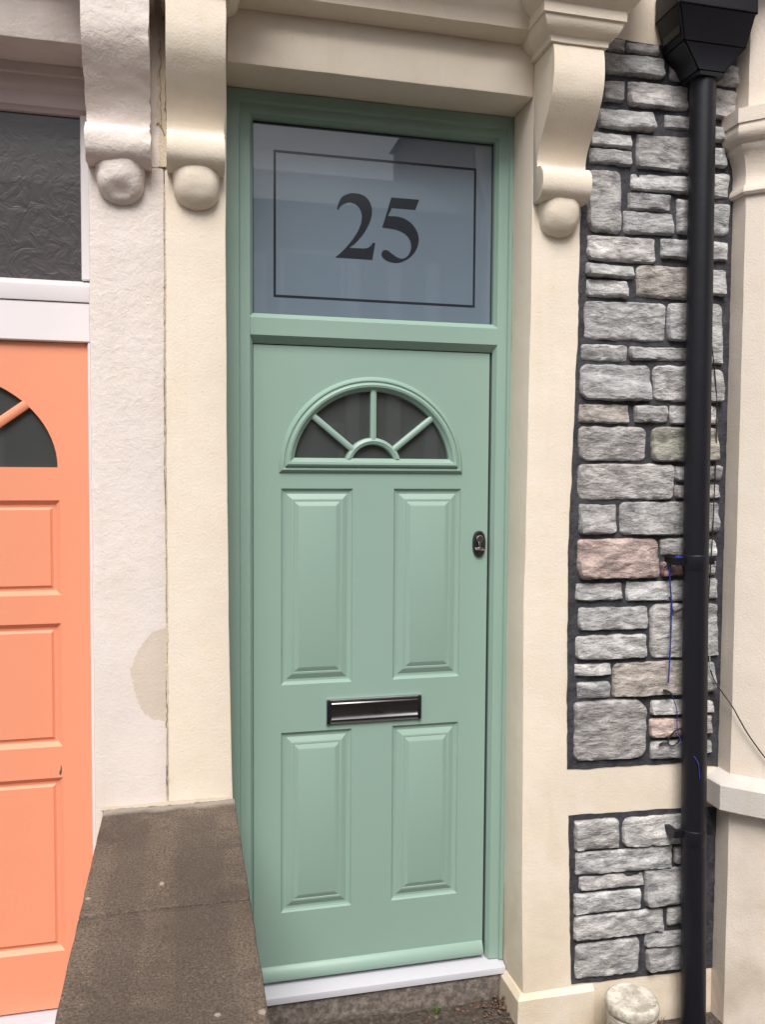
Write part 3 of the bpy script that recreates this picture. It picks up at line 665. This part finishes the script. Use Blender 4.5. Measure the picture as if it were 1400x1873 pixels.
G2 = [(0.273, 2.534, 1), (0.277, 2.55, 0), (0.288, 2.572, 0), (0.307, 2.584, 0), (0.329, 2.589, 0), (0.358, 2.585, 0), (0.378, 2.57, 0), (0.389, 2.543, 0), (0.387, 2.515, 0), (0.376, 2.487, 0), (0.359, 2.458, 0), (0.333, 2.428, 0), (0.313, 2.413, 1), (0.359, 2.4135, 0), (0.376, 2.417, 0), (0.387, 2.426, 0), (0.392, 2.434, 1), (0.401, 2.434, 1), (0.391, 2.379, 1), (0.268, 2.379, 1), (0.295, 2.404, 0), (0.327, 2.443, 0), (0.347, 2.478, 0), (0.355, 2.507, 0), (0.353, 2.531, 0), (0.34, 2.55, 0), (0.317, 2.558, 0), (0.298, 2.553, 0), (0.283, 2.542, 0), (0.279, 2.533, 1)]
G5 = [(0.454, 2.585, 1), (0.549, 2.585, 1), (0.536, 2.551, 1), (0.456, 2.551, 1), (0.443, 2.524, 1), (0.481, 2.524, 0), (0.513, 2.513, 0), (0.536, 2.492, 0), (0.548, 2.465, 0), (0.546, 2.436, 0), (0.531, 2.407, 0), (0.505, 2.385, 0), (0.475, 2.374, 0), (0.446, 2.377, 0), (0.427, 2.388, 0), (0.422, 2.4, 0), (0.428, 2.411, 0), (0.441, 2.413, 0), (0.456, 2.404, 0), (0.474, 2.393, 0), (0.493, 2.389, 0), (0.511, 2.399, 0), (0.522, 2.422, 0), (0.52, 2.447, 0), (0.504, 2.468, 0), (0.474, 2.481, 0), (0.424, 2.486, 1)]
for G in (G2, G5):
    bm = B(); flat(bm, smoothpts(G, 6, True), .0131); obj('numeral', bm, 'etch', gl)
bm = B(); loops(bm, (.0, .8064, 2.1845, 2.787), [(0, .010), (.0032, .0105), (.0036, .0138)], False); obj('glazing_gasket', bm, 'gasket', gl)
# sill
bm = B(); prism(bm, [(.03, -.006), (-.052, -.022), (-.0585, -.026), (-.0600, -.031), (-.0600, -.0465), (.03, -.0465)], -.088, .8630, 'x'); obj('threshold', bm, 'alu', gd, 30)

# ================================================================ step below
bm = B(); box(bm, -.087, .8460, -.050, .05, GZ-.1, -.0475, .006, 2); grid_slice(bm, 0, frange(-.08, .84, .03)); grid_slice(bm, 2, frange(GZ, -.05, .02)); jitter(bm, .003, 25)
tag(obj('doorstep', bm, 'step', smooth=40), 'worn grey concrete step under the pale sill of the green door', 'step')

# ================================================================ orange door
od = thing('front_door', 'coral orange panelled front door with arched window and white frame', 'door', (-.93, 0, -.0))
OX0, OX1 = -1.362, -.498
xs = [OX0, -1.277, -1.0015, -.8585, -.583, OX1]; zs = [.003, .185, .735, .832, 1.215, 1.302, 1.592, 1.692]
bm = arch_leaf(xs, zs, {(1, 1), (3, 1), (1, 3), (3, 3), (1, 5), (3, 5)}, -.93, 1.692, .342, .283, OX0, OX1, 2.067, .045, .016)
op = [(0, 0), (.002, .002), (.014, .0125), (.022, .0128), (.0225, .0125), (.029, .006), (.0295, .0055)]
for xa, xb in ((-1.277, -1.0015), (-.8585, -.583)):
    for za, zb in ((.185, .735), (.832, 1.215), (1.302, 1.592)): loops(bm, (xa, xb, za, zb), op)
ol = obj('door_leaf', bm, 'orange', od, 18)
bm = B(); bm.faces.new([bm.verts.new((x, .0155, z)) for x, z in archpts(-.93, 1.692, .35, .29, 1.692, 40)]); obj('fanlight_glass', bm, 'darkglass', ol)
bm = B()
for ang in (42, 90, 138):
    a = R(ang); bar(bm, (-.93+.12*math.cos(a), 1.692+.10*math.sin(a)), (-.93+.345*math.cos(a), 1.692+.285*math.sin(a)), .0135, -.003, .015)
ar = [archpts(-.93, 1.692, r, r*.9, 1.692, 24) for r in (.137, .133, .117, .113)]; rr = [[bm.verts.new((x, y, z)) for x, z in a] for a, y in zip(ar, (.015, -.003, -.003, .015))]
for a, b in zip(rr, rr[1:]):
    for k in range(24): bm.faces.new((a[k], a[k+1], b[k+1], b[k]))
obj('sunburst_bars', bm, 'orange', ol, 40)
bm = B(); flat(bm, [(-.590, .742), (-.5865, .750), (-.5868, .768), (-.5885, .775), (-.5905, .760), (-.594, .752), (-.5935, .744)], -.0006); obj('paint_chip', bm, 'chip', ol)
bm = B(); frame_rings(bm, OX0-.001, OX1+.001, -.01, 2.069, [(0, .045), (0, -.010), (.003, -.014), (.06, -.014)], .06, .06, .002); obj('door_frame', bm, 'white', od, 30)
bm = B(); box(bm, OX0-.06, OX1+.06, -.0175, .045, 2.0705, 2.186, .002); prism(bm, [(-.021, 2.1885), (-.0225, 2.193), (-.0225, 2.236), (-.019, 2.242), (.012, 2.256), (.045, 2.256), (.045, 2.1885)], OX0-.06, OX1+.06, 'x'); obj('transom_rail', bm, 'white', od, 30)
bm = B(); box(bm, -.5125, -.438, -.006, .045, 2.2575, 2.7445, .003); box(bm, -1.42, -1.349, -.006, .045, 2.2575, 2.7445, .003); obj('window_stile', bm, 'white', od, 30)
bm = B(); prism(bm, [(.016, 2.7445), (.004, 2.7455), (-.002, 2.753), (-.012, 2.757), (-.014, 2.764), (-.014, 2.796), (-.020, 2.799), (-.030, 2.806), (-.033, 2.814), (-.033, 2.836), (-.042, 2.840), (-.045, 2.865), (.045, 2.865), (.045, 2.7445)], -1.42, -.438, 'x'); obj('window_head', bm, 'oldwhite', od, 30)
bm = B(); box(bm, -1.35, -.512, .018, .026, 2.2565, 2.744); obj('window_glass', bm, 'hammered', od, label='dark hammered glass pane')
bm = B(); prism(bm, [(.03, -.002), (-.05, -.012), (-.055, -.018), (-.055, -.05), (.03, -.05)], -1.42, -.47, 'x'); obj('threshold', bm, 'alu', od, 30)
bm = B(); box(bm, -1.45, -.474, -.12, .05, GZ-.1, -.052, .006, 2); grid_slice(bm, 0, frange(-1.44, -.48, .04)); jitter(bm, .003, 22)
tag(obj('doorstep', bm, 'step', smooth=40), 'brownish step beneath the coral orange door', 'step')

# ================================================================ low wall running out between the doors
lw = thing('low_wall', 'low dividing wall with a brown weathered concrete coping, between the two doors', 'wall', (-.26, -.9, GZ))
bm = B(); box(bm, -.415, -.105, -1.62, WF-.002, GZ-.1, .627, .006); obj('wall_body', bm, 'pinkcream', lw)
def coping(y0, y1, seed):
    bm = B(); box(bm, -.4475, -.0705, y0, y1, .628, .6995, .006, 2); grid_slice(bm, 0, frange(-.44, -.08, .025)); grid_slice(bm, 1, frange(y0, y1, .025))
    for v in bm.verts: v.co += Vector((noise.noise(v.co*20+Vector((seed, 0, 0)))*.0022, noise.noise(v.co*24)*.002, noise.noise(v.co*9)*.002))
    return obj('coping_slab', bm, 'slab', lw, 40)
coping(-.8025, WF-.001, 1); coping(-1.66, -.8075, 5)
bm = B(); prism(bm, [(WF-.0005, .706), (WF-.004, .7045), (WF-.009, .7010), (WF-.014, .6994), (WF-.0005, .6985)], -.452, -.085, 'x', 0, 40); jitter(bm, .0028, 40); obj('mortar_fillet', bm, 'fillet', lw, 60)

# ================================================================ drainpipe
dp = thing('drainpipe', 'black drainpipe with square hopper head, in front of the stone panels', 'drainpipe', (1.43, -.26, GZ))
PR = .0405
PJ = [(1.4155, -.26, 2.985), (1.4325, -.26, 1.418), (1.4500, -.26, .495), (1.4700, -.26, GZ-.14)]
for a, b in zip(PJ, PJ[1:]):
    a, b = Vector(a), Vector(b); bm = B()
    tube(bm, [a, a.lerp(b, .03) if b.z > 1 else a.lerp(b, .05), b], PR, 40)
    obj('pipe', bm, 'black', dp, 50)
for j in PJ[1:3]:
    bm = B(); x, y, z = j; lathe(bm, [(PR+.0003, z-.05), (PR+.0014, z-.047), (PR+.0016, z-.003), (PR+.0008, z+.001), (PR+.0002, z+.0015)], x, y, 40); obj('socket', bm, 'black', dp, 40)
for z, x in ((1.395, 1.433), (.478, 1.450)):
    bm = B(); prism(bm, [(x-.074, WF-.002), (x-.074, -.262), (x+.070, -.262), (x+.070, WF-.002), (x+.052, WF-.002), (x+.052, -.244), (x-.056, -.244), (x-.056, WF-.002)], z-.011, z+.013, 'z')
    obj('pipe_bracket', bm, 'black', dp, 40)
bm = B()
def rect_ring(bm, x0, x1, y0, y1, z): return [bm.verts.new(c) for c in ((x0, y0, z), (x1, y0, z), (x1, y1, z), (x0, y1, z))]
rs = [rect_ring(bm, *a) for a in [(1.292, 1.548, -.318, -.200, 3.22), (1.279, 1.562, -.331, -.193, 3.22), (1.279, 1.562, -.331, -.193, 3.142), (1.285, 1.557, -.326, -.193, 3.135), (1.311, 1.537, -.311, -.193, 3.040), (1.315, 1.533, -.309, -.193, 3.036), (1.366, 1.466, -.306, -.205, 2.958), (1.369, 1.462, -.306, -.212, 2.954), (1.369, 1.462, -.306, -.212, 2.942)]]
for a, b in zip(rs, rs[1:]):
    for i in range(4): bm.faces.new((a[i], a[(i+1) % 4], b[(i+1) % 4], b[i]))
bm.faces.new(rs[-1]); r0 = rect_ring(bm, 1.30, 1.54, -.31, -.205, 3.06)
for i in range(4): bm.faces.new((rs[0][i], rs[0][(i+1) % 4], r0[(i+1) % 4], r0[i]))
bm.faces.new(r0); bmesh.ops.bevel(bm, geom=[e for e in bm.edges if abs(e.verts[0].co.z-e.verts[1].co.z) > .01], offset=.005, segments=2, affect='EDGES')
obj('hopper_head', bm, 'black', dp, 30)
bm = B(); tube(bm, [(1.43, -.255, 3.10), (1.43, -.255, 4.8)], .034, 24); obj('pipe', bm, 'black', dp, 50)

# ================================================================ cords and cables
def sm3(pts, n=6):
    out = []
    for i in range(len(pts)-1):
        p0, p1, p2, p3 = [Vector(pts[min(max(j, 0), len(pts)-1)]) for j in (i-1, i, i+1, i+2)]
        for k in range(n):
            t = k/n; out.append(.5*((2*p1)+(-p0+p2)*t+(2*p0-5*p1+4*p2-p3)*t*t+(-p0+3*p1-3*p2+p3)*t**3))
    out.append(Vector(pts[-1])); return out
bs = thing('string', 'thin blue string tied to the black drainpipe and hanging over the stones', 'string', (1.37, -.22, 1.4))
bm = B(); tube(bm, sm3([(1.400, -.262, 1.412), (1.388, -.245, 1.408), (1.375, -.232, 1.404), (1.363, -.222, 1.388), (1.366, -.219, 1.32), (1.372, -.220, 1.24), (1.370, -.222, 1.10), (1.366, -.222, .985)]), .0027, 6)
tube(bm, sm3([(1.375, -.222, .952), (1.388, -.222, .925), (1.400, -.224, .885), (1.400, -.228, .83), (1.408, -.245, .785), (1.420, -.285, .76), (1.430, -.3045, .735), (1.436, -.304, .70), (1.438, -.304, .68)]), .0016, 6)
obj('strand', bm, 'bluecord', bs, 60)
bm = B(); tube(bm, sm3([(1.393, -.245, 1.405), (1.380, -.238, 1.412), (1.370, -.236, 1.404), (1.378, -.240, 1.395), (1.388, -.243, 1.402), (1.378, -.246, 1.410), (1.372, -.243, 1.400)]), .0034, 6); obj('knot', bm, 'bluecord', bs, 60)
kt = thing('cable', 'loops of black cable tied to the drainpipe beside the blue string', 'cable', (1.38, -.22, .8))
bm = B(); tube(bm, sm3([(1.415, -.25, .835), (1.398, -.225, .822), (1.378, -.220, .800), (1.372, -.220, .778), (1.385, -.222, .768), (1.402, -.226, .778), (1.412, -.235, .805)]), .0028, 6)
tube(bm, sm3([(1.372, -.221, .778), (1.355, -.219, .780), (1.342, -.216, .772)]), [.004]*13, 6); obj('loop', bm, 'wire', kt, 60)
bm = B(); tube(bm, sm3([(1.380, -.222, .945), (1.365, -.218, .955), (1.352, -.216, .958)]), .0045, 6); obj('tie', bm, 'wire', kt, 60)
bm = B(); tube(bm, sm3([(1.400, -.24, 1.235), (1.385, -.225, 1.225), (1.375, -.219, 1.232), (1.372, -.218, 1.26), (1.364, -.218, 1.272)]), .0034, 6); obj('tie', bm, 'wire', kt, 60)
bm = B(); tube(bm, sm3([(1.385, -.24, 1.392), (1.360, -.222, 1.383), (1.345, -.215, 1.372)]), .0028, 6); obj('tie', bm, 'wire', kt, 60)
ca = thing('cable', 'thin black cable running down the stones and out across the cream bay wall', 'cable', (1.52, -.22, 1.2))
bm = B(); tube(bm, sm3([(1.492, -.213, 2.20), (1.503, -.216, 2.11), (1.516, -.216, 2.026), (1.527, -.216, 1.917), (1.528, -.217, 1.78), (1.526, -.217, 1.624), (1.522, -.217, 1.45), (1.515, -.217, 1.291), (1.510, -.217, 1.18)]), .0020, 6)
tube(bm, sm3([(1.528, -.217, 1.02), (1.540, -.222, .985), (1.553, -.240, .955), (1.575, -.2755, .905), (1.590, -.292, .868), (1.615, -.312, .815), (1.655, -.350, .745), (1.70, -.39, .69), (1.76, -.45, .65)]), .0024, 6)
obj('sheath', bm, 'wire', ca, 60)
bm = B(); tube(bm, sm3([(1.510, -.217, 1.18), (1.512, -.219, 1.12), (1.520, -.221, 1.08), (1.524, -.219, 1.045), (1.528, -.217, 1.02)]), .0016, 6); obj('bare_section', bm, 'whitewire', ca, 60)

# ================================================================ white tub, weeds, crumbs
tb = thing('tub', 'dirty white round lidded tub standing below the short stone panel', 'tub', (1.193, -.33, GZ-.066))
bm = B(); lathe(bm, [(.070, GZ-.066), (.0775, GZ-.045), (.0790, -.075), (.0800, -.058), (.0765, -.055), (.0765, -.047)], 1.193, -.33, 48); obj('body', bm, 'tub', tb, 40)
bm = B(); lathe(bm, [(.0785, -.046), (.0840, -.0455), (.0860, -.042), (.0845, -.024), (.0815, -.015), (.076, -.0115), (.070, -.0135), (.05, -.0125), (.02, -.0115)], 1.193, -.33, 48); jitter(bm, .0003, 30); obj('lid', bm, 'tub', tb, 45)
def leafclump(name, x, y, z, n, h, label, cat, mat, seed):
    rn = random.Random(seed); bm = B()
    for _ in range(n):
        a = rn.uniform(0, 6.28); L = h*rn.uniform(.5, 1); wd = rn.uniform(.0012, .0030); sp = rn.uniform(.1, .8)
        px, py = x+rn.gauss(0, .012), y+rn.gauss(0, .008); prev = None
        for k in range(5):
            t = k/4; cxx = px+math.cos(a)*L*sp*t*t; cyy = py+math.sin(a)*L*sp*t*t*.6; zz = z+L*(t-.35*sp*t*t); w_ = wd*(1-t**2)+.0002
            nx, ny = -math.sin(a), math.cos(a); cur = [bm.verts.new((cxx-nx*w_, cyy-ny*w_, zz)), bm.verts.new((cxx+nx*w_, cyy+ny*w_, zz))]
            if prev: bm.faces.new((prev[0], prev[1], cur[1], cur[0]))
            prev = cur
    return tag(obj(name, bm, mat), label, cat)
leafclump('weed', .605, -.075, GZ, 26, .032, 'small green weed at the foot of the concrete step', 'weed', 'leafgreen', 2)
leafclump('weed', 1.335, -.235, GZ-.066, 30, .05, 'scrap of dry brown weed between the white tub and the drainpipe', 'weed', 'deadleaf', 5)
bm = B(); rn = random.Random(11)
def pebble(bm, x, y, z, s):
    r = bmesh.ops.create_icosphere(bm, subdivisions=1, radius=s)
    k = Vector((rn.uniform(.7, 1.4), rn.uniform(.7, 1.3), rn.uniform(.45, .9)))
    for v in r['verts']:
        v.co = Vector((v.co.x*k.x, v.co.y*k.y, v.co.z*k.z))*(1+.25*noise.noise(v.co/s*1.3+Vector((x*50, y*50, 0))))+Vector((x, y, z))
for _ in range(260):
    t = rn.random()
    if t < .6:
        x = min(.90, .895-abs(rn.gauss(0, .10))); y = -.060-abs(rn.gauss(0, .05)); hgt = .085*max(0, 1-(.87-x)/.12)*max(0, 1-(-.055-y)/.09)
    else: x = rn.uniform(-.05, 1.5); y = rn.uniform(-.5, -.06) if x < .85 else rn.uniform(-.5, -.215); hgt = 0; gz = 0
    s = rn.choice((.003, .004, .005, .007, .011 if rn.random() < .3 else .004)); pebble(bm, x, y, GZ+.002-.065*min(1, max(0, (x-.86)/.2))*(x > .9)+hgt*rn.random(), s)
tag(obj('rubble', bm, 'rubble', smooth=60), 'loose crumbs of brick and gravel heaped at the foot of the step', 'rubble', kind='stuff')

# ================================================================ houses across the street (seen mirrored in the glass)
def far_house(x0, x1, ze, label, gable, col, wins):
    h = thing('terraced_house', label, 'house', ((x0+x1)/2, -10, GZ))
    bm = B(); box(bm, x0, x1, -14.5, -9.5, GZ-.1, ze, 0); obj('wall', bm, col, h)
    bm = B()
    if gable: prism(bm, [(x0-.1, ze), (x1+.1, ze), ((x0+x1)/2, ze+1.6)], -14.5, -9.4, 'y')
    else: prism(bm, [(-9.25, ze), (-12, ze+1.35), (-14.6, ze)], x0, x1, 'x')
    rf = obj('roof', bm, 'slate', h)
    for wx, wz, ww, wh in wins:
        bm = B(); box(bm, wx-.07, wx+ww+.07, -9.47, -9.35, wz-.07, wz+wh+.07, .01); f = obj('window', bm, 'white', h)
        bm = B(); box(bm, wx, wx+ww, -9.345, -9.34, wz, wz+wh/2-.02); box(bm, wx, wx+ww, -9.345, -9.34, wz+wh/2+.02, wz+wh); obj('pane', bm, 'darkglass', f)
    return h, rf
h1, rf = far_house(-7, 4.0, 5.45, 'low brick terrace across the street, mirrored in the number window', False, 'brick', [(x, z, .8, h) for x in (-5.6, -3.4, -1.6, -.2, 1.2) for z, h in ((.8, 1.5), (3.0, 1.75))])
h2, rf2 = far_house(4.05, 10, 8.2, 'taller brick house across the street, mirrored in the number window', True, 'brick', [(x, z, .9, 1.4) for x in (4.6, 6.4, 8.2) for z in (.9, 3.4)])
for hh, xs_ in ((h1, (.75, 1.35, 2.1, 2.72, 3.3)), (h2, (4.2,))):
    for x in xs_:
        bm = B(); box(bm, x, x+.2, -9.62, -9.36, .5, 4.75, .02); obj('pilaster', bm, 'white', hh)
bm = B(); box(bm, 4.2, 4.9, -11.2, -10.6, 8.2, 11.0, .02); obj('chimney', bm, 'brick', rf2)
